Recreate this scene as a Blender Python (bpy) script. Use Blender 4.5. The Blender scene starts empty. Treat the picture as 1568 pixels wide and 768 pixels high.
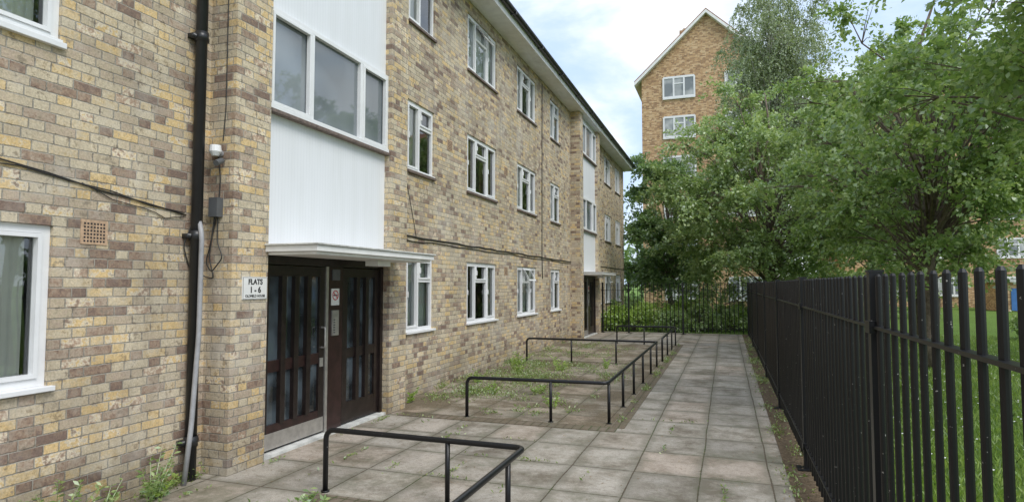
import bpy, math, numpy as np, random
from mathutils import Vector
random.seed(7)
sc=bpy.context.scene
# ---------------------------------------------------------------- helpers
class MB:
    def __init__(s): s.v=[];s.f=[];s.m=[]
    def quad(s,a,b,c,d,m=0):
        n=len(s.v); s.v+=[tuple(a),tuple(b),tuple(c),tuple(d)]; s.f.append((n,n+1,n+2,n+3)); s.m.append(m)
    def box(s,x0,x1,y0,y1,z0,z1,m=0):
        n=len(s.v)
        s.v+=[(x0,y0,z0),(x1,y0,z0),(x1,y1,z0),(x0,y1,z0),(x0,y0,z1),(x1,y0,z1),(x1,y1,z1),(x0,y1,z1)]
        for f in [(0,3,2,1),(4,5,6,7),(0,1,5,4),(1,2,6,5),(2,3,7,6),(3,0,4,7)]:
            s.f.append(tuple(n+i for i in f)); s.m.append(m)
    def tube(s,pts,r,k=8,m=0,cap=True):
        pts=[Vector(p) for p in pts]
        rs=r if isinstance(r,(list,tuple)) else [r]*len(pts)
        T=[]
        for i in range(len(pts)):
            a=pts[max(i-1,0)];b=pts[min(i+1,len(pts)-1)]
            t=(b-a); T.append(t.normalized() if t.length>1e-9 else Vector((0,0,1)))
        ref=Vector((1,0,0)) if abs(T[0].x)<.8 else Vector((0,1,0))
        N=(ref-T[0]*ref.dot(T[0])).normalized(); n0=len(s.v)
        for i,p in enumerate(pts):
            N=(N-T[i]*N.dot(T[i]))
            N=N.normalized() if N.length>1e-6 else T[i].orthogonal().normalized()
            B=T[i].cross(N)
            for j in range(k):
                a=2*math.pi*j/k
                s.v.append(tuple(p+(N*math.cos(a)+B*math.sin(a))*rs[i]))
        for i in range(len(pts)-1):
            for j in range(k):
                a=n0+i*k+j;b=n0+i*k+(j+1)%k
                s.f.append((a,b,b+k,a+k)); s.m.append(m)
        if cap:
            s.f.append(tuple(n0+j for j in reversed(range(k)))); s.m.append(m)
            e=n0+(len(pts)-1)*k
            s.f.append(tuple(e+j for j in range(k))); s.m.append(m)
    def obj(s,name,mats,parent=None,smooth=False,bevel=0):
        me=bpy.data.meshes.new(name); me.from_pydata(s.v,[],s.f)
        for m in (mats if isinstance(mats,list) else [mats]): me.materials.append(m)
        me.polygons.foreach_set('material_index',s.m)
        if smooth: me.polygons.foreach_set('use_smooth',[True]*len(s.f))
        me.update()
        o=bpy.data.objects.new(name,me); sc.collection.objects.link(o)
        if parent: o.parent=parent
        if bevel:
            b=o.modifiers.new('b','BEVEL'); b.width=bevel; b.segments=2; b.limit_method='ANGLE'
        return o
def empty(name):
    o=bpy.data.objects.new(name,None); sc.collection.objects.link(o); return o
def fillet(pts,r,n=6):
    pts=[Vector(p) for p in pts]; out=[pts[0]]
    for i in range(1,len(pts)-1):
        p=pts[i]; a=(pts[i-1]-p).normalized(); b=(pts[i+1]-p).normalized()
        A=p+a*r;B=p+b*r
        for k in range(n+1):
            t=k/n; out.append(A*(1-t)**2+p*2*t*(1-t)+B*t*t)
    out.append(pts[-1]); return out
# ---------------------------------------------------------------- material tools
class NT:
    def __init__(s,name):
        s.mat=bpy.data.materials.new(name); s.mat.use_nodes=True; s.t=s.mat.node_tree
        s.b=s.t.nodes['Principled BSDF']; s.out=s.t.nodes['Material Output']
    def n(s,ty,**k):
        x=s.t.nodes.new(ty)
        for a,b in k.items(): setattr(x,a,b)
        return x
    def l(s,a,b): s.t.links.new(a,b)
    def put(s,sock,v):
        if isinstance(v,bpy.types.NodeSocket): s.l(v,sock)
        else: sock.default_value=v
    def M(s,op,a,b=0.0,c=0.0):
        x=s.n('ShaderNodeMath',operation=op); s.put(x.inputs[0],a); s.put(x.inputs[1],b); s.put(x.inputs[2],c); return x.outputs[0]
    def pos(s):
        g=s.n('ShaderNodeNewGeometry'); return g.outputs['Position']
    def noise(s,scale,detail=4,rough=.6,vec=None,col=False):
        x=s.n('ShaderNodeTexNoise'); x.inputs['Scale'].default_value=scale; x.inputs['Detail'].default_value=detail; x.inputs['Roughness'].default_value=rough
        s.l(vec if vec is not None else s.pos(),x.inputs['Vector']); return x.outputs['Color' if col else 'Fac']
    def ramp(s,fac,stops,interp='LINEAR'):
        x=s.n('ShaderNodeValToRGB'); cr=x.color_ramp; cr.interpolation=interp
        while len(cr.elements)<len(stops): cr.elements.new(.5)
        for e,(p,c) in zip(cr.elements,stops):
            e.position=p; e.color=(*c,1) if len(c)==3 else c
        s.l(fac,x.inputs[0]); return x.outputs[0]
    def mr(s,v,a,b,c=0.,d=1.,smooth=False):
        x=s.n('ShaderNodeMapRange'); 
        if smooth: x.interpolation_type='SMOOTHSTEP'
        s.put(x.inputs[0],v); 
        for i,q in enumerate((a,b,c,d)): x.inputs[i+1].default_value=q
        return x.outputs[0]
    def mix(s,f,a,b,bt='MIX'):
        x=s.n('ShaderNodeMix',data_type='RGBA',blend_type=bt)
        s.put(x.inputs[0],f)
        for i,q in ((6,a),(7,b)):
            if isinstance(q,tuple): x.inputs[i].default_value=(*q,1) if len(q)==3 else q
            else: s.l(q,x.inputs[i])
        return x.outputs[2]
    def grey(s,v):
        g=s.n('ShaderNodeCombineXYZ'); [s.l(v,g.inputs[i]) for i in range(3)]; return g.outputs[0]
    def bump(s,h,st,dist=.01):
        x=s.n('ShaderNodeBump'); x.inputs['Strength'].default_value=st; x.inputs['Distance'].default_value=dist
        s.l(h,x.inputs['Height']); s.l(x.outputs[0],s.b.inputs['Normal'])
    def base(s,c,rough=.6,metal=0,spec=.5):
        s.put(s.b.inputs['Base Color'],(*c,1) if isinstance(c,tuple) and len(c)==3 else c)
        s.put(s.b.inputs['Roughness'],rough); s.b.inputs['Metallic'].default_value=metal; s.b.inputs['Specular IOR Level'].default_value=spec
def brickmat(name,stops,mortar=(.46,.42,.35),vary=.36,stain=True):
    s=NT(name); p=s.pos()
    sx=s.n('ShaderNodeSeparateXYZ'); s.l(p,sx.inputs[0])
    u=s.M('ADD',s.M('ADD',sx.outputs[0],sx.outputs[1]),200.0); v=s.M('ADD',sx.outputs[2],1.5)
    nc=s.noise(2.7,1,.5,col=True); ns=s.n('ShaderNodeSeparateColor'); s.l(nc,ns.inputs[0])
    u=s.M('ADD',u,s.M('MULTIPLY',s.M('SUBTRACT',ns.outputs[0],.5),.016)); v=s.M('ADD',v,s.M('MULTIPLY',s.M('SUBTRACT',ns.outputs[1],.5),.010))
    vr=s.M('DIVIDE',v,.075); row=s.M('FLOOR',vr); fv=s.M('SUBTRACT',vr,row)
    par=s.M('MODULO',row,2.0)
    wr=s.n('ShaderNodeTexWhiteNoise',noise_dimensions='1D'); s.l(row,wr.inputs['W'])
    uu=s.M('ADD',s.M('ADD',s.M('DIVIDE',u,.3375),s.M('MULTIPLY',par,.5)),s.M('MULTIPLY',wr.outputs[0],.09))
    col=s.M('FLOOR',uu); fu=s.M('MULTIPLY',s.M('SUBTRACT',uu,col),.3375)
    ish=s.M('GREATER_THAN',fu,.225)
    a=s.M('SUBTRACT',fu,s.M('MULTIPLY',ish,.225)); w=s.M('SUBTRACT',.225,s.M('MULTIPLY',ish,.1125))
    dx=s.M('MINIMUM',a,s.M('SUBTRACT',w,a)); dv=s.M('MULTIPLY',s.M('MINIMUM',fv,s.M('SUBTRACT',1.0,fv)),.075)
    fine=s.noise(60,2,.75)
    d=s.M('ADD',s.M('MINIMUM',dx,dv),s.M('MULTIPLY',s.M('SUBTRACT',fine,.5),.009))
    mask=s.mr(d,.0025,.0065,smooth=True)
    cv=s.n('ShaderNodeCombineXYZ'); s.l(s.M('ADD',s.M('MULTIPLY',col,2.0),ish),cv.inputs[0]); s.l(row,cv.inputs[1])
    wn=s.n('ShaderNodeTexWhiteNoise',noise_dimensions='3D'); s.l(cv.outputs[0],wn.inputs[0])
    sc3=s.n('ShaderNodeSeparateColor'); s.l(wn.outputs['Color'],sc3.inputs[0])
    n14=s.noise(16,3,.75)
    f=s.M('ADD',wn.outputs['Value'],s.M('MULTIPLY',s.M('SUBTRACT',n14,.5),.6))
    if stain:
        big=s.noise(1.3,4,.7,col=True); bs=s.n('ShaderNodeSeparateColor'); s.l(big,bs.inputs[0])
        f=s.M('ADD',f,s.M('MULTIPLY',s.M('SUBTRACT',bs.outputs[0],.5),.3))
    c=s.ramp(f,stops)
    br=s.M('MULTIPLY',s.mr(sc3.outputs[0],0,1,1-vary*.5,1+vary*.35),s.mr(fine,.3,.7,.78,1.18))
    c=s.mix(1.0,c,s.grey(br),'MULTIPLY')
    mc=s.mix(s.mr(n14,.35,.65),mortar,tuple(q*.6 for q in mortar))
    c=s.mix(mask,mc,c)
    if stain:
        st=s.mr(bs.outputs[0],.42,.62,1.04,.82)
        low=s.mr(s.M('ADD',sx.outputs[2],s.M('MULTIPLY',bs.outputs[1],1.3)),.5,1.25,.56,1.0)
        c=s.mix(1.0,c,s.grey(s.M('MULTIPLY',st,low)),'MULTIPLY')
        c=s.mix(s.mr(bs.outputs[2],.52,.70,0,.5),c,(.58,.54,.47))
        c=s.mix(s.mr(s.M('ADD',n14,s.M('MULTIPLY',bs.outputs[1],.3)),.73,.83,0,.6),c,(.17,.135,.105))
        mp=s.n('ShaderNodeMapping'); mp.inputs['Scale'].default_value=(4,4,.35); s.l(p,mp.inputs[0])
        c=s.mix(s.mr(s.noise(1.0,3,.65,vec=mp.outputs[0]),.55,.74,0,.42),c,(.20,.17,.14))
    s.base(c,.9,spec=.25)
    h=s.M('ADD',s.M('MULTIPLY',mask,.8),s.M('ADD',s.M('MULTIPLY',fine,.45),s.M('MULTIPLY',sc3.outputs[1],.3)))
    s.bump(h,.85,.008)
    return s.mat
stock=[(0.0,(.27,.19,.15)),(.08,(.40,.28,.20)),(.18,(.53,.42,.32)),(.34,(.57,.47,.33)),(.5,(.64,.55,.40)),(.64,(.59,.49,.34)),(.77,(.64,.48,.26)),(.86,(.62,.44,.21)),(.93,(.68,.60,.46)),(1.0,(.44,.31,.22))]
brick=brickmat('stock_brick',stock)
orange=[(0.0,(.36,.21,.12)),(.3,(.50,.30,.16)),(.6,(.60,.38,.20)),(1.0,(.64,.46,.28))]
brick2=brickmat('orange_brick',orange,mortar=(.52,.45,.34),stain=False)
def plain(name,c,rough=.5,metal=0,var=.12,scale=6,bump=0,spec=.5):
    s=NT(name); f=s.noise(scale,3,.65)
    col=s.mix(s.mr(f,.35,.65),tuple(q*(1-var) for q in c),tuple(min(1,q*(1+var)) for q in c))
    s.base(col,rough,metal,spec)
    if bump: s.bump(s.noise(scale*12,2,.6),bump,.003)
    return s.mat
white=plain('white_upvc',(.80,.80,.80),.35,var=.03)
whitepaint=plain('white_paint_soffit',(.80,.79,.77),.6,var=.08,scale=3)
black_gutter=plain('black_gutter',(.02,.021,.023),.35)
sill_dark=plain('sill_tile',(.16,.12,.10),.7,var=.3,scale=20)
cable=plain('black_cable',(.03,.028,.026),.5)
greyplastic=plain('grey_plastic',(.33,.33,.34),.5,var=.15)
darkgrey=plain('dark_grey_box',(.10,.105,.11),.5)
steel=plain('brushed_steel',(.5,.48,.45),.38,metal=.7,var=.15,scale=9)
doorwood=plain('dark_stained_wood',(.018,.012,.011),.28,var=.35,scale=14)
doorred=plain('maroon_stain',(.030,.014,.013),.3,var=.35,scale=10)
lead=plain('canopy_concrete',(.56,.56,.53),.75,var=.25,scale=5,bump=.3)
terracotta=plain('terracotta_vent',(.50,.34,.22),.85,var=.2,scale=30)
dark=plain('dark_void',(.02,.02,.02),.8)
roofm=plain('roof_tile',(.12,.10,.09),.85,var=.3,scale=4)
roofr=plain('red_roof_tile',(.30,.14,.08),.85,var=.3,scale=4)
blue=plain('blue_paint',(.05,.16,.42),.5)
room=plain('room_plaster',(.35,.33,.28),.9)
curtA=plain('curtain_cream',(.84,.82,.72),.9,var=.06,scale=3)
curtB=plain('net_curtain',(.8,.81,.79),.9,var=.06,scale=3)
curtC=plain('curtain_brown',(.38,.22,.13),.9,var=.2,scale=3)
signw=plain('sign_white',(.80,.80,.78),.4,var=.03)
signk=plain('sign_ink',(.015,.015,.015),.5)
signr=plain('sign_red',(.55,.03,.03),.5)
s=NT('ribbed_white_panel'); p=s.pos(); sx=s.n('ShaderNodeSeparateXYZ'); s.l(p,sx.inputs[0])
rib=s.M('PINGPONG',sx.outputs[1],.025); ribm=s.mr(rib,.0,.004,smooth=True)
mp=s.n('ShaderNodeMapping'); mp.inputs['Scale'].default_value=(1,5,.6); s.l(p,mp.inputs[0])
stn=s.noise(1.3,3,.6,vec=mp.outputs[0])
c=s.mix(s.mr(stn,.4,.8),(.80,.81,.83),(.75,.76,.77)); c=s.mix(s.mr(ribm,0,1,.30,0),c,(.52,.53,.56))
s.base(c,.5); s.bump(ribm,.25,.003); panel=s.mat
s=NT('window_glass'); s.t.nodes.remove(s.b)
gl=s.n('ShaderNodeBsdfGlossy'); gl.inputs['Roughness'].default_value=.0; gl.inputs['Color'].default_value=(.95,.98,1,1)
tr=s.n('ShaderNodeBsdfTransparent'); tr.inputs[0].default_value=(.93,.95,.94,1)
fr=s.n('ShaderNodeFresnel'); fr.inputs[0].default_value=1.6
bp=s.n('ShaderNodeBump'); bp.inputs['Strength'].default_value=.12; bp.inputs['Distance'].default_value=.01
s.l(s.noise(1.8,1,.5),bp.inputs['Height']); s.l(bp.outputs[0],gl.inputs['Normal'])
mx=s.n('ShaderNodeMixShader'); s.l(s.M('ADD',fr.outputs[0],.06),mx.inputs[0]); s.l(tr.outputs[0],mx.inputs[1]); s.l(gl.outputs[0],mx.inputs[2]); s.l(mx.outputs[0],s.out.inputs[0])
glass=s.mat
s=NT('stair_glass'); s.base(s.mix(s.mr(s.noise(.75,2,.5),.38,.6),(.13,.15,.16),(.30,.33,.35)),.03,spec=1.0)  # light and dark noise in the base colour stands in for sky and tree reflections
s.bump(s.noise(1.6,1,.5),.1,.01); stairglass=s.mat
s=NT('door_glass'); s.base(s.mix(s.mr(s.noise(2.6,2,.5),.40,.60),(.015,.018,.02),(.075,.095,.11)),.05,spec=.9); s.bump(s.noise(3,1,.5),.15,.01); doorglass=s.mat  # paler noise patches painted into the dark glass colour imitate reflections
def railpaint(name,chip):
    s=NT(name); n=s.noise(60,2,.6); m=s.mr(n,chip,chip+.02)
    s.base(s.mix(m,(.010,.010,.011),(.34,.33,.31)),.35,spec=.4); s.bump(s.noise(50,2,.5),.12,.002); return s.mat
rail=railpaint('black_handrail_paint',.76); fencep=railpaint('black_fence_paint',.725)
def slabmat(name,ux,uy,ox,oy,base=(.43,.39,.335),moss=.6,dirt=0.):
    s=NT(name); p=s.pos(); sx=s.n('ShaderNodeSeparateXYZ'); s.l(p,sx.inputs[0])
    w1=s.M('MULTIPLY',s.M('SUBTRACT',s.noise(1.2,1,.5),.5),.03)
    X=s.M('DIVIDE',s.M('ADD',s.M('ADD',sx.outputs[0],50+ox),w1),ux); Y=s.M('DIVIDE',s.M('ADD',s.M('ADD',sx.outputs[1],50+oy),w1),uy)
    cx=s.M('FLOOR',X); cy=s.M('FLOOR',Y); fx=s.M('SUBTRACT',X,cx); fy=s.M('SUBTRACT',Y,cy)
    dx=s.M('MULTIPLY',s.M('MINIMUM',fx,s.M('SUBTRACT',1.,fx)),ux); dy=s.M('MULTIPLY',s.M('MINIMUM',fy,s.M('SUBTRACT',1.,fy)),uy)
    n25=s.noise(22,4,.75)
    d=s.M('ADD',s.M('MINIMUM',dx,dy),s.M('MULTIPLY',s.M('SUBTRACT',n25,.5),.022))
    mask=s.mr(d,.003,.008,smooth=True)
    cv=s.n('ShaderNodeCombineXYZ'); s.l(cx,cv.inputs[0]); s.l(cy,cv.inputs[1])
    wn=s.n('ShaderNodeTexWhiteNoise',noise_dimensions='3D'); s.l(cv.outputs[0],wn.inputs[0])
    c=s.ramp(wn.outputs['Value'],[(0,tuple(q*.80 for q in base)),(.35,base),(.6,(base[0]*1.07,base[1]*.98,base[2]*.94)),(.8,tuple(q*.92 for q in base)),(1,tuple(q*1.14 for q in base))])
    big=s.noise(1.5,6,.75,col=True); bs=s.n('ShaderNodeSeparateColor'); s.l(big,bs.inputs[0])
    c=s.mix(1.0,c,s.ramp(bs.outputs[0],[(.37,(.46,.43,.38)),(.49,(.86,.85,.82)),(.56,(1,1,1)),(.68,(1.12,1.11,1.09))]),'MULTIPLY')
    g=s.noise(120,2,.8)
    c=s.mix(1.0,c,s.ramp(g,[(.3,(.62,.62,.62)),(.6,(1.14,1.14,1.14))]),'MULTIPLY')
    c=s.mix(s.mr(n25,.34,.5,.5,0),c,(.17,.145,.115))
    c=s.mix(s.mr(n25,.60,.68,0,.25),c,(.55,.53,.48))
    edge=s.mr(s.M('ADD',d,s.M('MULTIPLY',bs.outputs[1],.13)),.055,.16,.75,0.)
    c=s.mix(edge,c,(base[0]*.40,base[1]*.41,base[2]*.36))
    ms=s.mr(s.M('ADD',bs.outputs[2],s.M('MULTIPLY',n25,.2)),.61,.75,0,moss); c=s.mix(ms,c,(.13,.13,.08))
    if dirt: 
        dm=s.mr(s.M('ADD',s.noise(1.0,4,.7),s.M('MULTIPLY',n25,.3)),.60,.72,0,dirt); c=s.mix(dm,c,s.mix(s.mr(g,.4,.6),(.09,.065,.04),(.22,.18,.12)))
    jc=s.mix(s.mr(bs.outputs[1],.46,.60),(.11,.085,.06),(.08,.10,.04))
    c=s.mix(mask,jc,c); s.base(c,.88,spec=.3)
    h=s.M('ADD',mask,s.M('ADD',s.M('MULTIPLY',g,.35),s.M('MULTIPLY',wn.outputs['Value'],.8))); s.bump(h,.7,.008)
    return s.mat
slab=slabmat('paving_slabs',.6,.75,.05,.3)
slabbed=slabmat('mossy_bed_slabs',.6,.75,.05,.3,base=(.40,.345,.275),moss=.8,dirt=.95)
setts=slabmat('edging_setts',.105,.2,.0,.0,base=(.27,.22,.17),moss=.7,dirt=.7)
s=NT('bare_soil'); s.base(s.ramp(s.noise(22,5,.8),[(.3,(.06,.042,.028)),(.55,(.17,.125,.08)),(.75,(.32,.26,.17))]),.95,spec=.2); s.bump(s.noise(60,3,.8),1,.02); soil=s.mat
s=NT('grass_ground'); s.base(s.mix(s.mr(s.noise(.7,4,.6),.35,.65),s.ramp(s.noise(40,3,.8),[(.3,(.06,.10,.02)),(.6,(.16,.25,.05)),(.8,(.23,.31,.09))]),(.14,.24,.045)),.95,spec=.2); s.bump(s.noise(90,2,.8),1,.03); grassg=s.mat
# foliage
def leafmat(name,a,b,c,trans=.4):
    s=NT(name); s.t.nodes.remove(s.b); g=s.n('ShaderNodeNewGeometry')
    r=g.outputs['Random Per Island']
    col=s.ramp(s.M('ADD',s.M('MULTIPLY',r,.65),s.M('MULTIPLY',s.noise(1.1,0,.6),.45)),[(.15,a),(.5,b),(.9,c)])
    df=s.n('ShaderNodeBsdfDiffuse'); s.l(col,df.inputs[0])
    tl=s.n('ShaderNodeBsdfTranslucent'); s.l(s.mix(1.,col,(1.25,1.3,.8),'MULTIPLY'),tl.inputs[0])
    mx=s.n('ShaderNodeMixShader'); mx.inputs[0].default_value=trans; s.l(df.outputs[0],mx.inputs[1]); s.l(tl.outputs[0],mx.inputs[2])
    gs=s.n('ShaderNodeBsdfGlossy'); gs.inputs['Roughness'].default_value=.42; gs.inputs[0].default_value=(.9,.95,1,1)
    m2=s.n('ShaderNodeMixShader'); m2.inputs[0].default_value=.075; s.l(mx.outputs[0],m2.inputs[1]); s.l(gs.outputs[0],m2.inputs[2])
    s.l(m2.outputs[0],s.out.inputs[0])
    return s.mat
leafA=leafmat('leaf_light_green',(.16,.25,.09),(.29,.39,.14),(.44,.52,.23))
leafB=leafmat('leaf_mid_green',(.14,.23,.07),(.26,.37,.12),(.42,.51,.20))
leafC=leafmat('leaf_birch',(.18,.22,.12),(.27,.33,.18),(.38,.43,.25))
leafD=leafmat('leaf_dark_green',(.09,.17,.055),(.17,.26,.09),(.28,.38,.15))
leafE=leafmat('leaf_shrub_yellowgreen',(.17,.28,.04),(.31,.45,.08),(.48,.60,.16))
leafW=leafmat('leaf_weed',(.12,.19,.04),(.22,.31,.08),(.38,.43,.15),.3)
bladem=leafmat('grass_blade',(.13,.22,.03),(.24,.36,.06),(.38,.48,.14))
bark=plain('bark',(.16,.125,.095),.95,var=.4,scale=12,bump=.8)
barkw=plain('birch_bark',(.45,.43,.38),.8,var=.4,scale=7)
daisy=plain('daisy_petals',(.8,.8,.76),.7,var=.02)

def leaves_arrays(rng,P,A,size,aspect=.3,upbias=1.0):
    n=len(P); A=A/np.linalg.norm(A,axis=1,keepdims=True)
    R=rng.normal(size=(n,3))*.75; R[:,2]+=upbias
    S=np.cross(A,R); S/=np.linalg.norm(S,axis=1,keepdims=True)+1e-9
    Nn=np.cross(S,A)
    L=(size*rng.uniform(.6,1.25,n))[:,None]
    V=np.stack([P,P+A*L*.5+S*L*aspect+Nn*L*.08,P+A*L,P+A*L*.5-S*L*aspect+Nn*L*.08],1).reshape(-1,3)
    return V
def mesh_quads(name,V,mats,parent=None,extra=None):
    nq=len(V)//4
    me=bpy.data.meshes.new(name); me.vertices.add(len(V)); me.vertices.foreach_set('co',V.astype(np.float32).ravel())
    me.loops.add(nq*4); me.loops.foreach_set('vertex_index',np.arange(nq*4,dtype=np.int32))
    me.polygons.add(nq); me.polygons.foreach_set('loop_start',np.arange(0,nq*4,4,dtype=np.int32)); 
    for m in mats: me.materials.append(m)
    if extra is not None: me.polygons.foreach_set('material_index',extra)
    me.update(calc_edges=True); me.validate()
    o=bpy.data.objects.new(name,me); sc.collection.objects.link(o)
    if parent: o.parent=parent
    return o
def foliage(rng,C,L,twigs,per,leaf,droop=.4,flat=.5,aspect=.3):
    nC=len(C); n=nC*twigs
    D=rng.normal(size=(n,3)); D[:,2]*=flat; D/=np.linalg.norm(D,axis=1,keepdims=True)
    cc=np.repeat(C,twigs,0); Ls=L*rng.uniform(.45,1.3,n)
    sc_=np.repeat(rng.uniform(.6,1.3,nC),twigs); Ls*=sc_
    D=np.repeat(D,per,0); cc=np.repeat(cc,per,0); Ls=np.repeat(Ls,per)[:,None]
    t=rng.uniform(.12,1,(len(D),1))
    P=cc+D*Ls*t; P[:,2]-=(droop*Ls*t*t)[:,0]
    P+=rng.normal(size=P.shape)*leaf*.4
    A=D+rng.normal(size=D.shape)*.7; A[:,2]-=.25+droop*.5
    return leaves_arrays(rng,P,A,leaf,aspect)
def tree(name,x,y,H,cz,R,nclump,twigs,per,leaf,L,lm,bm=bark,tr=.16,seed=1,droop=.4,flat=.5,lean=(0,0),inner=.45,fork=None,aspect=.3):
    rng=np.random.default_rng(seed); E=empty(name)
    d=rng.normal(size=(nclump,3)); d/=np.linalg.norm(d,axis=1,keepdims=True)
    rad=inner+(1-inner)*rng.uniform(0,1,(nclump,1))**.7
    ctr=np.array([x+lean[0],y+lean[1],cz])
    bumps=1+.2*np.sin(d[:,:1]*5+seed)*np.cos(d[:,2:]*4+d[:,1:2]*3+seed*2)
    C=ctr+d*rad*np.array(R)*bumps
    mb=MB()
    fk=fork or cz*.4
    tp=[(x,y,-.05),(x+.02,y,fk*.3),(x+.06*rng.normal()+lean[0]*.1,y,fk*.7),(x+lean[0]*.3,y+lean[1]*.3,fk)]
    tz=np.linspace(fk,H*.93,6)[1:]
    for i,z in enumerate(tz):
        f=(i+1)/5; tp.append((x+lean[0]*(.3+.7*f)+rng.normal()*.1*f*R[0]*.5,y+lean[1]*(.3+.7*f)+rng.normal()*.1*f*R[0]*.5,z))
    rs=[tr*1.35,tr*1.05,tr*.95,tr*.9]+[tr*.9*(1-.85*(i+1)/5) for i in range(5)]
    mb.tube(tp,rs,10)
    TP=np.array(tp)
    for c in C:
        z0=fk*.85+max(0,(c[2]-fk))*rng.uniform(.15,.6); z0=min(z0,H*.85)
        k=[np.interp(z0,TP[:,2],TP[:,j]) for j in range(2)]
        a=np.array([k[0],k[1],z0]); q=a+(c-a)*.4+np.array([0,0,.12*np.linalg.norm(c-a)])+rng.normal(size=3)*.12
        q2=a+(c-a)*.75+np.array([0,0,.08*np.linalg.norm(c-a)])+rng.normal(size=3)*.1
        r=tr*.27*rng.uniform(.5,1.1)
        mb.tube([a,q,q2,c],[r,r*.6,r*.38,r*.15],5,cap=False)
        for _ in range(3):
            dd=rng.normal(size=3); dd[2]*=flat; dd/=np.linalg.norm(dd)
            e=c+dd*L*.8; e[2]-=droop*L*.6
            mb.tube([q2,(q2+e)/2+np.array([0,0,.05]),e],[r*.3,r*.2,r*.08],4,cap=False)
    mb.obj('trunk_and_branches',bm,E,smooth=True)
    V=foliage(rng,C,L,twigs,per,leaf,droop,flat,aspect)
    mesh_quads('leaves',V,[lm],E)
    return E
# ---------------------------------------------------------------- building
WX=-4.65; PX=-4.34; BX=-4.44; ZT=7.3
B=empty('brick_apartment_building')
floors=[(1.02,2.18),(3.54,4.66),(5.92,7.04)]
wins=[]
for (a,b,n) in [(-5.6,-4.0,3),(-2.2,-0.6,3),(1.55,3.16,1),(8.45,9.38,2),(10.8,12.4,3),(13.8,15.35,3),(16.75,17.8,2),(23.3,24.2,2),(25.0,26.5,3),(27.6,29.0,3)]:
    for (z0,z1) in floors: wins.append((a,b,z0,z1,n))
def wall(mb,x,y0,y1,z0,z1,ops,depth=.10):
    ys=sorted({y0,y1,*[o[0] for o in ops],*[o[1] for o in ops]}); zs=sorted({z0,z1,*[o[2] for o in ops],*[o[3] for o in ops]})
    for i in range(len(ys)-1):
        for j in range(len(zs)-1):
            cy=(ys[i]+ys[i+1])/2; cz=(zs[j]+zs[j+1])/2
            if any(o[0]<cy<o[1] and o[2]<cz<o[3] for o in ops): continue
            mb.quad((x,ys[i],zs[j]),(x,ys[i+1],zs[j]),(x,ys[i+1],zs[j+1]),(x,ys[i],zs[j+1]))
    for o in ops:
        a,b,c,d=o[:4]; X=x-depth
        mb.quad((x,a,c),(x,a,d),(X,a,d),(X,a,c)); mb.quad((x,b,c),(X,b,c),(X,b,d),(x,b,d))
        mb.quad((x,a,c),(X,a,c),(X,b,c),(x,b,c)); mb.quad((x,a,d),(x,b,d),(X,b,d),(X,a,d))
mb=MB(); wall(mb,WX,-9,30,-.3,ZT+.06,wins)
mb.quad((WX,30,-.3),(-13.3,30,-.3),(-13.3,30,ZT),(WX,30,ZT)); mb.quad((WX,-9,-.3),(WX,-9,ZT),(-13.3,-9,ZT),(-13.3,-9,-.3)); mb.quad((-13.3,-9,-.3),(-13.3,-9,ZT),(-13.3,30,ZT),(-13.3,30,-.3))
mb.quad((WX,30,ZT),(-13.3,30,ZT),(-8.97,30,ZT+2.2),(-8.97,30,ZT+2.2))
mb.obj('brick_walls',brick,B)
fr=MB(); gm=MB(); rm=MB(); cm=MB(); sm=MB()
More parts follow.
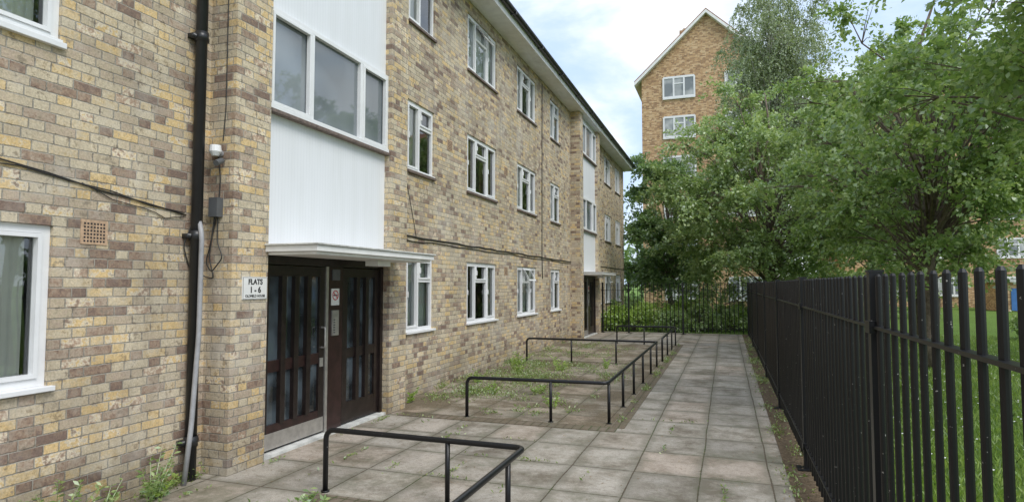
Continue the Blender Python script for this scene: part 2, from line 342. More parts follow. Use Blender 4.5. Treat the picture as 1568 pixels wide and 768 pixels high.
def window(x,a,b,c,d,n,seed):
    R=random.Random(seed); X0=x-.085; X1=x-.03; w=.05 if n!=1 else .06
    fr.box(X0,X1,a+.002,b-.002,c+.002,c+w); fr.box(X0,X1,a+.002,b-.002,d-w,d-.002)
    fr.box(X0,X1,a+.002,a+w,c+w,d-w); fr.box(X0,X1,b-w,b-.002,c+w,d-w)
    if n==3: ms=[a+(b-a)*.30,a+(b-a)*.68]
    elif n==2: ms=[a+(b-a)*.47]
    else: ms=[a+(b-a)*.35]
    edges=[a+w]+sum([[m-.022,m+.022] for m in ms],[])+[b-w]
    for m in ms: fr.box(X0,X1,m-.022,m+.022,c+w,d-w)
    for i in range(0,len(edges),2):
        e0,e1=edges[i],edges[i+1]; k=i//2
        tr=(k==1) and n!=1
        secs=[(c+w,d-w)]
        if tr:
            zt=c+(d-c)*.68; fr.box(X0,X1,e0,e1,zt-.022,zt+.022); secs=[(c+w,zt-.022),(zt+.022,d-w)]
        for j,(s0,s1) in enumerate(secs):
            sash=(not tr) or j==1
            if sash:
                q=.032; xa,xb=X0+.01,X1+.014; g=.003
                if n==3 and R.random()<.3 and tr:
                    dz=s1-s0; o=.16
                    for (p0,p1,t0,t1) in [(e0,e1,0,.12),(e0,e1,.88,1),(e0,e0+q,.12,.88),(e1-q,e1,.12,.88)]:
                        A=lambda t:(x+.0+o*(1-t),s0+dz*t+.01)
                        x0_,z0_=A(t0); x1_,z1_=A(t1)
                        fr.quad((x0_,p0,z0_),(x0_,p1,z0_),(x1_,p1,z1_),(x1_,p0,z1_)); fr.quad((x0_-.03,p1,z0_),(x0_-.03,p0,z0_),(x1_-.03,p0,z1_),(x1_-.03,p1,z1_))
                        fr.quad((x0_,p0,z0_),(x0_-.03,p0,z0_),(x0_-.03,p1,z0_),(x0_,p1,z0_))
                    gm.quad((x+o*.88-.015,e0+q,s0+dz*.12),(x+o*.88-.015,e1-q,s0+dz*.12),(x+o*.12-.015,e1-q,s0+dz*.88),(x+o*.12-.015,e0+q,s0+dz*.88))
                    continue
                fr.box(xa,xb,e0+g,e1-g,s0+g,s0+q); fr.box(xa,xb,e0+g,e1-g,s1-q,s1-g)
                fr.box(xa,xb,e0+g,e0+q,s0+q,s1-q); fr.box(xa,xb,e1-q,e1-g,s0+q,s1-q)
                if n!=1: fr.box(xb,xb+.02,e0+q*.3,e0+q*.8,(s0+s1)/2-.05,(s0+s1)/2+.04)
            gm.quad((X0+.02,e0,s0),(X0+.02,e1,s0),(X0+.02,e1,s1),(X0+.02,e0,s1))
    D=x-1.6
    rm.quad((D,a-.3,c-.3),(D,b+.3,c-.3),(D,b+.3,d+.2),(D,a-.3,d+.2)); rm.quad((X0,a-.3,d+.2),(X0,b+.3,d+.2),(D,b+.3,d+.2),(D,a-.3,d+.2))
    rm.quad((X0,a-.3,c-.3),(X0,a-.3,d+.2),(D,a-.3,d+.2),(D,a-.3,c-.3)); rm.quad((X0,b+.3,c-.3),(D,b+.3,c-.3),(D,b+.3,d+.2),(X0,b+.3,d+.2)); rm.quad((X0,a-.3,c-.3),(D,a-.3,c-.3),(D,b+.3,c-.3),(X0,b+.3,c-.3))
    mode=R.choice(['sides','net','net','half','sides'])
    if n==1: mode='net1'
    def cur(y0,y1,z0,mi):
        N=max(8,int((y1-y0)/.012)); ph=R.random()*6; pr=None
        fq=26 if n==1 else 42; dd=.115 if n==1 else .15
        for i in range(N+1):
            yy=y0+(y1-y0)*i/N; xx=x-dd+(.012 if n==1 else .024)*math.sin(yy*fq+ph+math.sin(yy*7))+.006*math.sin(yy*97+ph*2)
            if pr: cm.quad((pr[0],pr[1],z0),(xx,yy,z0),(xx,yy,d),(pr[0],pr[1],d),mi)
            pr=(xx,yy)
    mi=R.choice([0,0,1,2]) if mode not in('net','net1') else 1
    W=b-a
    if mode=='net': cur(a-.05,b+.05,c-.1,1)
    elif mode=='net1': cur(a-.05,b-.12,c-.1,0)
    elif mode=='half': cur(a-.05,a+W*.55,c-.1,mi)
    else: cur(a-.05,a+W*R.uniform(.15,.4),c-.1,mi); cur(b-W*R.uniform(.15,.4),b+.05,c-.1,mi)
for i,(a,b,c,d,n) in enumerate(wins):
    window(WX,a,b,c,d,n,i*13+2)
    if c<2: sm.box(WX-.06,WX+.045,a-.03,b+.03,c-.035,c+.001,1)
    else: sm.box(WX-.06,WX+.04,a-.02,b+.02,c-.045,c-.001,1 if n==1 else 0)
    if c>=2: sm.box(WX-.03,WX+.025,a,b,c,c+.02,1)
fr.obj('window_frames',white,B); gm.obj('window_panes',glass,B); rm.obj('rooms',room,B); cm.obj('curtains',[curtA,curtB,curtC],B); sm.obj('window_sills',[sill_dark,white],B,bevel=.004)
# bays
pm=MB(); wp=MB(); bf=MB(); bg=MB(); cn=MB(); dk=MB()
def bay(o):
    y0,y1,y2,y3=4.57+o,5.05+o,7.43+o,7.89+o
    pm.box(WX-.01,PX,y0,y1,-.3,ZT-.002); pm.box(WX-.01,PX,y2,y3,-.3,ZT-.002)
    for z0,z1 in [(2.14,3.54),(4.64,6.04)]:
        wp.quad((BX,y1,z0),(BX,y2,z0),(BX,y2,z1),(BX,y1,z1))
    for z0,z1 in [(3.56,4.64),(6.06,7.14)]:
        bf.box(BX-.04,BX+.07,y1+.003,y2-.003,z0,z0+.05); bf.box(BX-.04,BX+.05,y1+.003,y2-.003,z1-.05,z1)
        dk.box(BX-.02,BX+.085,y1+.004,y2-.004,z0-.035,z0-.002,2)
        ws=[y1+.003,y1+.72,y1+1.72,y2-.003]
        for i,yy in enumerate(ws):
            a=yy if i==0 else yy-.03; b=yy+.05 if i==0 else (yy+.03 if i<3 else yy); a=a if i<3 else yy-.05
            bf.box(BX-.04,BX+.05,a,b,z0+.05,z1-.05)
        for i in range(3):
            a=ws[i]+(.05 if i==0 else .03); b=ws[i+1]-(.05 if i==2 else .03)
            bg.quad((BX,a,z0+.05),(BX,b,z0+.05),(BX,b,z1-.05),(BX,a,z1-.05))
            if i!=1:
                q=.035
                bf.box(BX+.01,BX+.062,a+.003,b-.003,z0+.053,z0+.05+q); bf.box(BX+.01,BX+.062,a+.003,b-.003,z1-.05-q,z1-.053)
                bf.box(BX+.01,BX+.062,a+.003,a+q,z0+.05+q,z1-.05-q); bf.box(BX+.01,BX+.062,b-q,b-.003,z0+.05+q,z1-.05-q)
    wp.quad((BX,y1,7.14),(BX,y2,7.14),(BX,y2,ZT),(BX,y1,ZT))
    cn.box(BX+.0,-3.72,y1-.04,y2+.10,2.075,2.135,1)
    cn.box(PX+.002,-3.76,y1+.0,y2+.06,2.045,2.073,1)
    cn.box(PX+.002,-3.70,y1-.06,y2+.12,2.137,2.155,0)
    bf.box(-4.2,-4.02,y1+1.55,y1+1.85,1.975,2.043)
bay(0); bay(14.58)
pm.obj('brick_piers',brick,B); wp.obj('white_panels',panel,B); bf.obj('stair_window_frames',white,B,bevel=.003); bg.obj('stair_window_panes',stairglass,B); cn.obj('entrance_canopies',[lead,whitepaint],B,bevel=.004); dk.obj('stair_sills',[cable,cable,sill_dark],B)
# doors
def door(o,nm):
    d=MB(); X=-4.50; y1,y2=5.052+o,7.428+o
    d.quad((X-.5,y1,0),(X-.5,y2,0),(X-.5,y2,2.1),(X-.5,y1,2.1),6)
    d.box(X-.06,X+.06,y1,y2,1.96,2.10,0)
    d.box(X-.06,X+.06,y1,y1+.07,.03,1.96,0); d.box(X-.06,X+.06,y2-.06,y2,.03,1.96,0)
    d.box(X-.06,X+.12,y1,y2,-.02,.03,8)
    a,b=y1+.075,y1+1.12
    def leaf(a,b,strips,kick,mat):
        d.box(X-.02,X+.03,a,a+.10,.05,1.95,0); d.box(X-.02,X+.03,b-.10,b,.05,1.95,0)
        d.box(X-.02,X+.028,a+.1,b-.1,1.84,1.95,0); d.box(X-.02,X+.028,a+.1,b-.1,.05,.30,mat); d.box(X-.02,X+.026,a+.1,b-.1,.84,.96,mat)
        W=(b-a-.2)/strips
        for i in range(strips):
            g0=a+.1+i*W
            d.quad((X,g0,.3),(X,g0+W,.3),(X,g0+W,1.84),(X,g0,1.84),1)
            if i: d.box(X-.018,X+.05,g0-.036,g0+.036,.301,1.839,0)
        if kick: d.box(X+.031,X+.036,a+.01,b-.01,.055,.22,2)
    leaf(a,b,4,True,3)
    d.box(X-.05,X+.045,b+.004,b+.05,.03,1.96,2)
    hy=b-.06
    d.tube(fillet([(X+.03,hy,1.02),(X+.085,hy,1.02),(X+.085,hy,1.25),(X+.03,hy,1.25)],.025,4),.011,8,2)
    d.box(X+.03,X+.04,hy-.03,hy+.03,.80,.9,2)
    c0=b+.055; c1=c0+.30
    d.box(X-.05,X+.03,c0,c1,.03,1.96,3)
    d.box(X+.031,X+.045,c0+.07,c0+.22,1.80,1.93,4); d.box(X+.031,X+.037,c0+.06,c0+.22,1.50,1.70,5)
    d.box(X+.031,X+.05,c0+.07,c0+.20,1.14,1.44,2)
    for i in range(6): d.box(X+.051,X+.056,c0+.09,c0+.12,1.17+i*.03,1.185+i*.03,4)
    d.tube([(X+.0375,c0+.14+.055*math.cos(t/16*6.283),1.62+.055*math.sin(t/16*6.283)) for t in range(17)],.006,5,7)
    d.tube([(X+.039,c0+.105,1.655),(X+.039,c0+.175,1.585)],.005,5,7); d.box(X+.0375,X+.039,c0+.1,c0+.18,1.612,1.628,4)
    leaf(c1+.004,y2-.064,3,False,0)
    d.obj(nm,[doorwood,doorglass,steel,doorred,darkgrey,signw,dark,signr,lead],B,bevel=.0025)
door(0,'entrance_doors'); door(14.58,'entrance_doors_far')
# roof & eaves
rf=MB(); ex=-4.20
rf.quad((ex-.02,-9.4,ZT+.2),(ex-.02,30.4,ZT+.2),(-8.97,30.4,ZT+2.35),(-8.97,-9.4,ZT+2.35),0)
rf.quad((-8.97,-9.4,ZT+2.35),(-8.97,30.4,ZT+2.35),(-13.7,30.4,ZT+.2),(-13.7,-9.4,ZT+.2),0)
rf.box(-4.7,ex,-9.4,30.4,ZT,ZT+.03,1); rf.box(ex-.02,ex+.002,-9.4,30.4,ZT+.031,ZT+.19,1)
rf.box(-13.7,-4.7,30.05,30.4,ZT,ZT+.15,1)
rf.obj('roof',[roofm,whitepaint],B)
g=MB(); n=8
for i in range(n):
    a0=math.pi+math.pi*i/n; a1=math.pi+math.pi*(i+1)/n; r=.065; cx=ex+.07; cz=ZT+.19
    g.quad((cx+r*math.cos(a0),-9.4,cz+r*math.sin(a0)),(cx+r*math.cos(a1),-9.4,cz+r*math.sin(a1)),(cx+r*math.cos(a1),30.5,cz+r*math.sin(a1)),(cx+r*math.cos(a0),30.5,cz+r*math.sin(a0)))
g.box(ex+.132,ex+.14,-9.4,30.5,ZT+.18,ZT+.205)
for i in range(20): g.box(ex+.003,ex+.142,-8+i*2,-7.95+i*2,ZT+.118,ZT+.2)
g.obj('gutter',black_gutter,B)
dp=MB(); py=4.38; px=WX+.075
dp.tube([(px,py,.0),(px,py,ZT-.5),(px+.35,py,ZT-.05),(ex+.07,py,ZT+.15)],.05,14,0)
for z in (.3,2.15,4.0,5.9): dp.tube([(px,py,z),(px,py,z+.09)],.06,14,0); dp.box(WX,px,py-.09,py+.09,z+.02,z+.06,0)
dp.tube(fillet([(px+.03,py+.0,2.32),(px+.085,py-.02,2.2),(px+.08,py-.02,1.3),(px+.085,py-.08,.5),(px+.07,py-.13,.0)],.08,5),.022,8,1)
dp.obj('drainpipe',[black_gutter,greyplastic],B,smooth=True)
# cables & fittings
cb=MB()
def run(x,pts,r=.007,sag=.01,seed=0):
    R=random.Random(seed); out=[]
    for i in range(len(pts)-1):
        a,b=pts[i],pts[i+1]; L=math.dist(a,b); n=max(2,int(L/.35))
        for k in range(n): t=k/n; out.append((x+.01,a[0]+(b[0]-a[0])*t,a[1]+(b[1]-a[1])*t+R.uniform(-sag,sag)))
    out.append((x+.01,*pts[-1])); cb.tube(out,r,6)
run(WX,[(7.9,2.50),(19.1,2.46)],.013,.012,1); run(WX,[(7.9,2.44),(19.1,2.41)],.008,.015,2); run(WX,[(22.5,2.46),(30,2.46)],.012,.01,3)
run(WX,[(0,2.58),(2.7,2.60),(3.5,2.50),(4.32,2.38)],.006,.02,4); run(WX,[(0,2.54),(2.9,2.56),(4.3,2.40)],.005,.02,5)
run(WX,[(3.35,2.52),(3.6,2.43),(3.9,2.40),(4.1,2.33),(4.3,2.36)],.004,.01,6)
run(WX,[(8.3,4.6),(8.4,3.4),(8.6,2.9),(8.75,2.5)],.005,.01,8); run(WX,[(15.9,7.2),(15.85,2.5),(15.9,1.9)],.012,.005,9)
cb.obj('wall_cables',cable,B,smooth=True)
ft=MB(); Y=4.57
ft.box(-4.56,-4.46,Y-.075,Y,2.38,2.56,0)
def loop(pts,r=.006): ft.tube(fillet(pts,.04,4),r,6,1)
loop([(-4.5,Y-.02,2.38),(-4.5,Y-.02,2.15),(-4.42,Y-.03,2.0),(-4.52,Y-.06,1.86),(-4.6,Y-.05,1.95),(-4.56,Y-.02,2.2),(-4.52,Y-.02,2.38)])
loop([(-4.5,Y-.01,2.56),(-4.49,Y-.01,2.75),(-4.52,Y-.01,2.95)]); loop([(-4.53,Y-.03,2.38),(-4.57,Y-.04,2.0),(-4.52,Y-.03,1.8),(-4.60,Y-.05,1.82),(-4.64,Y-.2,1.9),(-4.63,Y-.28,2.1),(-4.6,Y-.22,2.3)])
loop([(-4.45,Y-.005,5.5),(-4.45,Y-.005,3.4),(-4.47,Y-.01,3.1)],.005)
ft.tube([(-4.50,Y,2.98),(-4.50,Y-.05,3.0),(-4.50,Y-.07,2.98)],.035,12,2)
ft.tube([(-4.50,Y-.07,3.05),(-4.50,Y-.07,2.99),(-4.50,Y-.07,2.95)],[.05,.055,.03],14,3)
ft.tube([(-4.46,Y-.03,2.91),(-4.44,Y-.12,2.87)],.028,12,0)
ft.obj('entrance_light_and_junction_box',[darkgrey,cable,greyplastic,white],B,bevel=0)
ab=MB()
def airbrick(y,z,m=0,w=.215,h=.19):
    ab.box(WX-.02,WX+.006,y,y+w,z,z+h,0)
    for i in range(7):
        for j in range(6): ab.box(WX+.002,WX+.008,y+.022+i*.026,y+.036+i*.026,z+.018+j*.027,z+.032+j*.027,1)
airbrick(3.36,2.06); airbrick(9.9,4.15); airbrick(12.9,1.95); airbrick(12.9,4.2)
ab.obj('air_bricks',[terracotta,dark],B)
# sign
S=empty('flats_sign'); m=MB(); m.box(PX+.001,PX+.012,4.70,5.035,1.605,1.825); m.obj('sign_board',signw,S,bevel=.002)
m=MB()
for (a,b,c,d) in [(4.705,5.03,1.61,1.613),(4.705,5.03,1.817,1.82),(4.705,4.708,1.613,1.817),(5.027,5.03,1.613,1.817)]: m.box(PX+.0115,PX+.0135,a,b,c,d)
m.obj('sign_border',signk,S)
def text(t,y,z,size,mat,par,x=PX+.0135,sx=1,off=.03):
    cu=bpy.data.curves.new('lettering','FONT'); cu.body=t; cu.size=size; cu.align_x='CENTER'; cu.extrude=.0008; cu.offset=size*off
    o=bpy.data.objects.new('lettering',cu); sc.collection.objects.link(o); o.location=(x,y,z); o.rotation_euler=(math.pi/2,0,math.pi/2); o.scale=(sx,1,1)
    cu.materials.append(mat); o.parent=par
text('FLATS',4.868,1.752,.072,signk,S); text('1 - 6',4.868,1.672,.08,signk,S); text('OLDFIELD HOUSE',4.868,1.628,.034,signk,S,sx=.98,off=.02)
# ---------------------------------------------------------------- ground
def sheet(name,x0,x1,y0,y1,z,mat):
    m=MB(); m.quad((x0,y0,z),(x1,y0,z),(x1,y1,z),(x0,y1,z)); return m.obj(name,mat)
sheet('ground',-700,700,-700,900,-.03,grassg)
sheet('lawn',.62,60,-8,60,-.012,grassg)
sheet('pavement',WX-.02,.56,-8,23.2,0,slab)
sheet('planting_bed',WX-.01,-1.37,7.65,13.69,.004,slabbed)
sheet('planting_bed',WX-.01,-1.37,13.91,18.4,.004,slabbed)
sheet('soil_strip',.50,.86,-8,23.2,.004,soil)
mm=MB(); mm.box(-4.2,-1.28,7.42,7.64,-.02,.009); mm.box(-1.36,-1.2,7.64,18.6,-.02,.009); mm.box(-4.2,-1.38,13.7,13.9,-.02,.009); mm.box(-3.3,-1.28,4.28,4.45,-.02,.009)
mm.obj('bed_edging',setts)
# ---------------------------------------------------------------- handrails
def handrail(path,posts,h=.52):
    m=MB(); m.tube(fillet(path,.09,7),.0225,12)
    for (x,y) in posts: m.tube([(x,y,0),(x,y,h-.005)],.02,10)
    for (x,y) in posts+[(path[0][0],path[0][1])]: m.tube([(x,y,0),(x,y,.012)],.036,12)
    m.obj('handrail',rail,smooth=True)
h=.52
handrail([(-3.24,4.52,0),(-3.24,4.52,h),(-1.46,4.5,h),(-1.46,1.0,h),(-1.46,1.0,0)],[(-2.10,4.51),(-1.46,4.13),(-1.46,2.6)])
handrail([(-3.27,7.62,0),(-3.27,7.62,h),(-1.42,7.74,h),(-1.42,13.6,h),(-4.35,13.6,h),(-4.35,13.6,0)],[(-2.14,7.69),(-1.42,7.83),(-1.42,8.96),(-1.42,10.05),(-1.42,11.2),(-1.42,12.4),(-1.42,13.5),(-2.3,13.6),(-3.3,13.6)])
handrail([(-3.1,18.5,0),(-3.1,18.5,h),(-1.4,18.5,h),(-1.4,14.5,h),(-1.4,14.5,0)],[(-2.3,18.5),(-1.4,18.4),(-1.4,17.1),(-1.4,15.8)])
# ---------------------------------------------------------------- fences
def fence(name,p0,p1,posts,sp=.142,H=1.80):
    m=MB(); x0,y0=p0;x1,y1=p1; L=math.hypot(x1-x0,y1-y0); ux,uy=(x1-x0)/L,(y1-y0)/L
    R=random.Random(3); n=int(L/sp)
    for i in range(n+1):
        d=i*sp
        if any(abs(d-q)<.05 for q in posts): continue
        x,y=x0+ux*d,y0+uy*d; e=R.uniform(-.005,.005)
        m.tube([(x,y,.06),(x+e,y+e,H-.012),(x+e,y+e,H)],[.0135,.0135,.007],10)
    for z in (.22,1.54):
        nx,ny=-uy,ux; w=.022
        v=[(x0+nx*w,y0+ny*w),(x1+nx*w,y1+ny*w),(x1-nx*w,y1-ny*w),(x0-nx*w,y0-ny*w)]
        xs=[q[0] for q in v]; ys=[q[1] for q in v]; m.box(min(xs),max(xs),min(ys),max(ys),z-.007,z+.007)
    for q in posts:
        x,y=x0+ux*q,y0+uy*q; m.box(x-.03,x+.03,y-.03,y+.03,0,H+.01); m.box(x-.035,x+.035,y-.035,y+.035,H+.01,H+.022)
        m.box(x-.09,x+.09,y-.09,y+.09,0,.012)
        for z in (.22,1.54): m.box(x-.04,x+.04,y-.05,y+.05,z-.03,z+.03)
    return m.obj(name,fencep)
FX=.70
fence('metal_railing_fence',(FX,.45),(FX,22.6),[3.05+3.05*i for i in range(-1,7)]+[22.15])
fence('metal_railing_fence',(-4.3,22.6),(FX-.05,22.6),[.0,.95,2.85],H=1.80)
# ---------------------------------------------------------------- background buildings
T=empty('brick_tower_block'); m=MB(); x0,x1,ty,ed,ap=-5.2,3.3,42,15.7,19.7; xm=(x0+x1)/2
m.quad((x0,ty,0),(x1,ty,0),(x1,ty,ed),(x0,ty,ed)); m.quad((x0,ty,ed),(x1,ty,ed),(xm,ty,ap),(xm,ty,ap))
m.quad((x0,ty,0),(x0,ty,ed),(x0,ty+30,ed),(x0,ty+30,0)); m.quad((x1,ty,0),(x1,ty+30,0),(x1,ty+30,ed),(x1,ty,ed)); m.obj('walls',brick2,T)
m=MB(); ov=.45; sl=(ap-ed)/(xm-x0)
for sg,xe in ((-1,x0-ov),(1,x1+ov)):
    ze=ed-ov*sl; a=(xe,ty-.35,ze+.15);b=(xm,ty-.35,ap+.15);c=(xm,ty+30,ap+.15);d=(xe,ty+30,ze+.15)
    m.quad(a,b,c,d,0); m.quad((xe,ty-.35,ze-.1),(xe,ty+30,ze-.1),(xm,ty+30,ap-.1),(xm,ty-.35,ap-.1),1)
    m.quad((xe,ty-.36,ze-.1),(xm,ty-.36,ap-.1),(xm,ty-.36,ap+.12),(xe,ty-.36,ze+.12),1); m.quad((xe,ty-.36,ze+.12),(xm,ty-.36,ap+.12),(xm,ty-.36,ap+.2),(xe,ty-.36,ze+.2),0)
    m.quad((xe,ty-.35,ze-.1),(xe,ty-.35,ze+.15),(xe,ty+30,ze+.15),(xe,ty+30,ze-.1),1)
m.obj('gable_roof',[roofr,whitepaint],T)
m=MB(); m.box(xm-1.9,xm-1.3,ty+3,ty+4.5,ap-1.2,ap+.25,0); m.tube([(xm-1.6,ty+3.7,ap+.25),(xm-1.6,ty+3.7,ap+.6)],.13,8,0); m.obj('chimney',brick2,T)
def bgwins(m,cx,y,zc,w=2.0,h=1.35):
    m.box(cx-w/2-.05,cx+w/2+.05,y-.10,y-.0,zc-h/2-.12,zc-h/2,0)
    m.box(cx-w/2,cx+w/2,y-.04,y-.001,zc-h/2,zc+h/2,1)
    for a in (-w/2,-w/6,w/6,w/2): m.box(cx+a-.055,cx+a+.055,y-.08,y-.041,zc-h/2,zc+h/2,0)
    for z in (zc-h/2,zc+h/2): m.box(cx-w/2,cx+w/2,y-.075,y-.0415,z-.07,z+.07,0)
    m.box(cx-w/6,cx+w/6,y-.07,y-.0412,zc+h*.15,zc+h*.2,0)
s=NT('distant_window_glass'); s.base(s.mix(s.mr(s.noise(.9,2,.5),.42,.58),(.20,.22,.23),(.5,.51,.5)),.15); dglass=s.mat
m=MB()
for k in range(6):
    bgwins(m,-2.75,ty,1.4+2.68*k+.1); bgwins(m,1.2,ty,1.4+2.68*k+.1)
m.obj('windows',[white,dglass],T)
T=empty('brick_apartment_block'); m=MB()
m.box(9,60,56,70,0,15.5,0); m.obj('walls',brick2,T)
m=MB(); m.quad((8.5,55.5,15.4),(60.5,55.5,15.4),(60.5,63,19),(8.5,63,19)); m.quad((8.5,63,19),(60.5,63,19),(60.5,70.5,15.4),(8.5,70.5,15.4)); m.quad((9,56,15.5),(9,63,18.8),(9,70,15.5),(9,70,15.5)); m.obj('roof',roofr,T)
m=MB()
for i in range(11):
    for k in range(5): bgwins(m,12+i*4.2,56,1.6+2.9*k)
m.obj('windows',[white,dglass],T)
m=MB()
for i in range(7): m.box(17.5+i*2.2,19.2+i*2.2,48.6,48.65,.05,1.5,1)
m.box(17,33.5,48.66,52,0,1.9,0); m.box(16.8,33.7,48.4,52.2,1.9,2.05,2); m.obj('bin_store',[brick2,blue,lead],T)
# ---------------------------------------------------------------- trees
tree('birch_tree',2.5,34,18.5,12.6,(2.8,2.2,6.8),175,15,30,.105,1.1,leafC,barkw,.17,seed=11,droop=2.0,flat=.35,aspect=.36,fork=3.5,inner=.2)
tree('leafy_tree',1.6,26.5,10.2,5.1,(4.2,3.4,5.0),165,18,30,.13,.95,leafA,seed=21,droop=.35,tr=.17,fork=1.6,aspect=.34)
tree('leafy_tree',-2.6,31.8,9.4,4.7,(2.5,2.0,4.6),80,18,30,.15,.85,leafD,seed=5,droop=.3,tr=.14,aspect=.36)
tree('leafy_tree',4.1,15.5,8.7,5.2,(3.4,3.4,3.4),125,17,30,.10,.75,leafB,seed=33,droop=.45,tr=.15,fork=2.0,lean=(.1,.2),aspect=.34)
tree('leafy_tree',5.2,9.0,8.0,5.8,(3.3,2.8,2.4),72,17,30,.10,.7,leafB,seed=8,droop=.4,tr=.13,fork=2.2,lean=(-.4,0),aspect=.32)
tree('leafy_tree',5.6,21.8,9.2,5.3,(3.4,3.2,3.7),85,16,28,.13,.9,leafA,seed=14,tr=.17,aspect=.34)
tree('leafy_tree',12.5,16,8.5,5.2,(3.4,3.4,3.6),50,14,18,.17,.95,leafD,seed=15,tr=.17)
tree('leafy_tree',7.5,38,9.8,5.2,(4.0,3.6,4.6),55,14,22,.20,1.1,leafB,seed=17,tr=.17,aspect=.36)
rng=np.random.default_rng(99); n=330
C=np.stack([rng.uniform(-40,90,n),rng.uniform(76,95,n),rng.uniform(.5,9,n)],1)
mesh_quads('distant_trees',foliage(rng,C,3.0,10,8,.75,.2,.7,.4),[leafD])
def shrub(x,y,r,h,lm,seed,leaf=.08,n=26,nm='shrub'):
    rng=np.random.default_rng(seed); E=empty(nm)
    d=rng.normal(size=(n,3)); d/=np.linalg.norm(d,axis=1,keepdims=True); d[:,2]=np.abs(d[:,2])
    C=np.array([x,y,.15])+d*np.array([r,r,h*.8])*rng.uniform(.5,1,(n,1))
    m=MB()
    for c in C: m.tube([(x+rng.normal()*.08,y+rng.normal()*.08,0),(np.array([x,y,0])+c)/2+np.array([0,0,.1]),c],[.015,.01,.004],4,cap=False)
    m.obj('stems',bark,E); mesh_quads('leaves',foliage(rng,C,.34,14,12,leaf,.3,.7,.34),[lm],E)
for i,(x,y,r,h_,lm) in enumerate([(-3.4,24.3,.9,1.35,leafE),(-2.3,25.4,1.0,1.2,leafE),(-3.9,26.5,1.1,1.7,leafB),(-.9,24.7,.8,1.25,leafB),(.1,25.6,.9,1.2,leafE),(-1.6,26.9,1.1,1.5,leafE),(1.6,24.8,.8,1.1,leafB),(-4.2,24.0,.6,1.0,leafE),(-1.9,24.0,.5,.8,leafB),(9.5,24,1.,1.4,leafB),(13.5,27,1.3,1.7,leafB),(17,30,1.5,1.8,leafD),(2.8,27.5,1.0,1.3,leafB)]):
    shrub(x,y,r,h_,lm,100+i)
def blades(P,h,lean,w=.006):
    rng=np.random.default_rng(4); n=len(P); th=rng.uniform(0,6.283,n); hh=h*rng.uniform(.5,1.3,n)
    D=np.stack([np.cos(th),np.sin(th),np.zeros(n)],1); L=rng.uniform(.2,1,n)[:,None]*lean
    th2=rng.uniform(0,6.283,n); S=np.stack([np.cos(th2),np.sin(th2),np.zeros(n)],1)*w
    up=np.array([0,0,1.])
    tip=P+up*hh[:,None]+D*L*hh[:,None]; mid=P+up*hh[:,None]*.6+D*L*hh[:,None]*.3
    return np.stack([P-S,P+S,mid+S*.8,tip],1).reshape(-1,3)
rng=np.random.default_rng(2)
n1=100000; yy=1.0+24*rng.uniform(0,1,n1)**1.6; xx=.86+ (yy*.75+1.5)*rng.uniform(0,1,n1)**1.15
P=np.stack([xx,yy,np.full(n1,-.02)],1)
V=blades(P,.085,.8,.0055)
dn=900; yy=2+22*rng.uniform(0,1,dn); xx=1+(yy*.7+1)*rng.uniform(0,1,dn); Pd=np.stack([xx,yy,rng.uniform(.07,.12,dn)],1)
a=np.array([.013,0,.003]);b=np.array([0,.013,.003])
Vd=np.stack([Pd-a,Pd-b,Pd+a,Pd+b],1).reshape(-1,3)
mesh_quads('lawn_grass',np.concatenate([V,Vd]),[bladem,daisy],extra=np.concatenate([np.zeros(n1,np.int32),np.ones(dn,np.int32)]))
def weed(x,y,h,n,leaf,seed,spread=.12,lm=leafB,nm='weed_plant'):
    rng=np.random.default_rng(seed); m=MB(); Vs=[]; E=empty(nm)
    for s_ in range(n):
        dx,dy=rng.normal(size=2)*spread; hh=h*rng.uniform(.5,1.1)
        bx,by=x+dx*.5,y+dy*.5
        m.tube([(bx,by,0),(bx+dx*.3,by+dy*.3,hh*.5),(bx+dx,by+dy,hh)],[.004,.003,.001],4,cap=False)
        k=26; t=rng.uniform(.05,1,k); P=np.stack([bx+dx*t,by+dy*t,hh*t],1)
        th=rng.uniform(0,6.283,k); A=np.stack([np.cos(th),np.sin(th),rng.uniform(-.1,.8,k)],1)
        Vs.append(leaves_arrays(rng,P,A,leaf,.2))
    m.obj('stems',lm,E); mesh_quads('leaves',np.concatenate(Vs),[lm],E)
for i,(x,y,h_,n_,lf) in enumerate([(-4.42,3.85,.36,10,.05),(-4.5,3.15,.38,9,.05),(-4.5,3.5,.2,6,.045),(-3.05,3.95,.22,8,.055),(-4.5,8.25,.18,5,.05),(-4.5,3.98,.1,6,.05),(-2.35,8.6,.2,6,.045),(-2.9,9.6,.16,6,.045),(-3.6,9.4,.2,6,.045),(-3.9,11.6,.3,8,.05),(-3.2,12.2,.25,8,.05),(-4.2,10.3,.25,7,.05),(-4.3,12.8,.3,8,.05),(-2.4,12.9,.2,7,.045)]):
    weed(x,y,h_,n_,lf,200+i,.10 if i<3 else .08,lm=leafB if i<4 else leafE)
rng=np.random.default_rng(77); Pn=[]
def patch(cx,cy,rx,ry,n,hz=.035): 
    q=rng.normal(size=(n,2)); Pn.append(np.stack([cx+q[:,0]*rx,cy+q[:,1]*ry,np.abs(rng.normal(size=n))*hz],1))
for k in range(38): patch(rng.uniform(-4.5,-3.2),rng.uniform(8.2,13.3),.13,.16,int(rng.integers(60,220)),.05)
for k in range(30): patch(rng.uniform(-4.4,-1.8),rng.uniform(10.5,13.4),.15,.14,int(rng.integers(50,160)),.045)
for k in range(16): patch(rng.uniform(-3.3,-1.6),rng.uniform(7.9,10.5),.06,.06,int(rng.integers(25,70)))
for k in range(18): patch(rng.uniform(-4.5,-2.0),rng.uniform(14.2,18.2),.14,.16,110,.05)
for k in range(60): patch(rng.uniform(.5,.8),rng.uniform(3.5,22.3),.05,.14,int(rng.integers(15,60)))
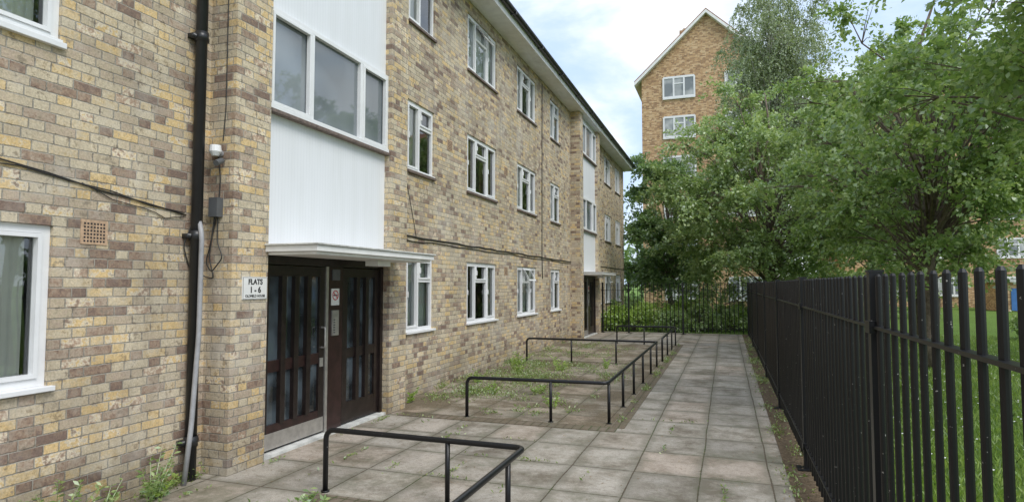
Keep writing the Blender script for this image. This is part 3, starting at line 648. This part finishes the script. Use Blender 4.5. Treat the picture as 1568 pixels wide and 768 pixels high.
for k in range(26): patch(-4.60+rng.uniform(0,.06),rng.uniform(2.4,4.5) if k<12 else rng.uniform(7.9,19),.025,.10,50,.045)
for k in range(22): patch(-1.3+rng.normal()*.02,rng.uniform(7.6,18.5),.03,.08,30)
for k in range(60):
    if rng.random()<.5: 
        jx=-.05-.6*rng.integers(0,8); patch(jx,rng.uniform(3.2,9),.008,.10,int(rng.integers(5,20)),.012)
    else:
        jy=.75*rng.integers(4,13)-50%.75-.3; patch(rng.uniform(-4.2,.3),jy,.10,.008,int(rng.integers(5,20)),.012)
P=np.concatenate(Pn); P[:,0]=np.maximum(P[:,0],-4.63); th=rng.uniform(0,6.283,len(P)); A=np.stack([np.cos(th),np.sin(th),rng.uniform(.1,1.4,len(P))],1)
mesh_quads('ground_weeds',leaves_arrays(rng,P,A,.038,.2),[leafW])
n=2600; Pl=np.concatenate([np.stack([rng.uniform(.40,.85,n//2),rng.uniform(2,22,n//2),np.full(n//2,.012)],1),np.stack([rng.uniform(-4.5,.4,n//2),rng.uniform(3,22,n//2),np.full(n//2,.012)],1)])
th=rng.uniform(0,6.283,len(Pl)); A=np.stack([np.cos(th),np.sin(th),np.full(len(Pl),.06)],1)
litter=plain('dry_leaf',(.22,.15,.08),.9,var=.5,scale=8)
mesh_quads('fallen_leaves',leaves_arrays(rng,Pl,A,.024,.28,4),[litter])
# ---------------------------------------------------------------- sky, sun
w=bpy.data.worlds.new('World'); sc.world=w; w.use_nodes=True; nt=w.node_tree
for x in list(nt.nodes): nt.nodes.remove(x)
sky=nt.nodes.new('ShaderNodeTexSky'); sky.sky_type='NISHITA'; sky.sun_disc=False
el,az=math.radians(50),math.radians(122)
sky.sun_elevation=el; sky.sun_rotation=az; sky.air_density=1.0; sky.dust_density=1.0; sky.ozone_density=1.5
tc=nt.nodes.new('ShaderNodeTexCoord'); mp=nt.nodes.new('ShaderNodeMapping'); mp.inputs['Scale'].default_value=(1,1,2.2); mp.inputs['Rotation'].default_value=(.3,.2,.5)
nt.links.new(tc.outputs['Generated'],mp.inputs[0])
nz=nt.nodes.new('ShaderNodeTexNoise'); nz.inputs['Scale'].default_value=2.4; nz.inputs['Detail'].default_value=7; nz.inputs['Roughness'].default_value=.55; nz.inputs['Distortion'].default_value=.3
nt.links.new(mp.outputs[0],nz.inputs['Vector'])
mr=nt.nodes.new('ShaderNodeMapRange'); mr.interpolation_type='SMOOTHSTEP'; mr.inputs[1].default_value=.40; mr.inputs[2].default_value=.62; mr.inputs[3].default_value=0; mr.inputs[4].default_value=1
nt.links.new(nz.outputs[0],mr.inputs[0])
hz=nt.nodes.new('ShaderNodeMix'); hz.data_type='RGBA'; hz.inputs[0].default_value=.8; hz.inputs[7].default_value=(5.0,6.4,8.6,1); nt.links.new(sky.outputs[0],hz.inputs[6])
mx=nt.nodes.new('ShaderNodeMix'); mx.data_type='RGBA'; mx.inputs[7].default_value=(8.2,8.5,8.9,1)
nt.links.new(mr.outputs[0],mx.inputs[0]); nt.links.new(hz.outputs[2],mx.inputs[6])
bg=nt.nodes.new('ShaderNodeBackground'); bg.inputs[1].default_value=.15; nt.links.new(mx.outputs[2],bg.inputs[0])
ou=nt.nodes.new('ShaderNodeOutputWorld'); nt.links.new(bg.outputs[0],ou.inputs[0])
sd=bpy.data.lights.new('sun','SUN'); sd.energy=2.3; sd.angle=math.radians(28); sd.color=(1,.965,.91)
so=bpy.data.objects.new('sun',sd); sc.collection.objects.link(so)
dirv=Vector((math.sin(az)*math.cos(el),math.cos(az)*math.cos(el),math.sin(el)))
so.rotation_euler=dirv.to_track_quat('Z','Y').to_euler()
# camera
cam=bpy.data.cameras.new('camera'); co=bpy.data.objects.new('camera',cam); sc.collection.objects.link(co)
co.location=(0,0,1.75); co.rotation_euler=(math.radians(93.1),0,math.radians(19.1)); cam.sensor_width=36; cam.lens=21.7; cam.clip_end=2000; cam.clip_start=.05
sc.camera=co
sc.view_settings.view_transform='Standard'; sc.view_settings.look='None'; sc.view_settings.exposure=0
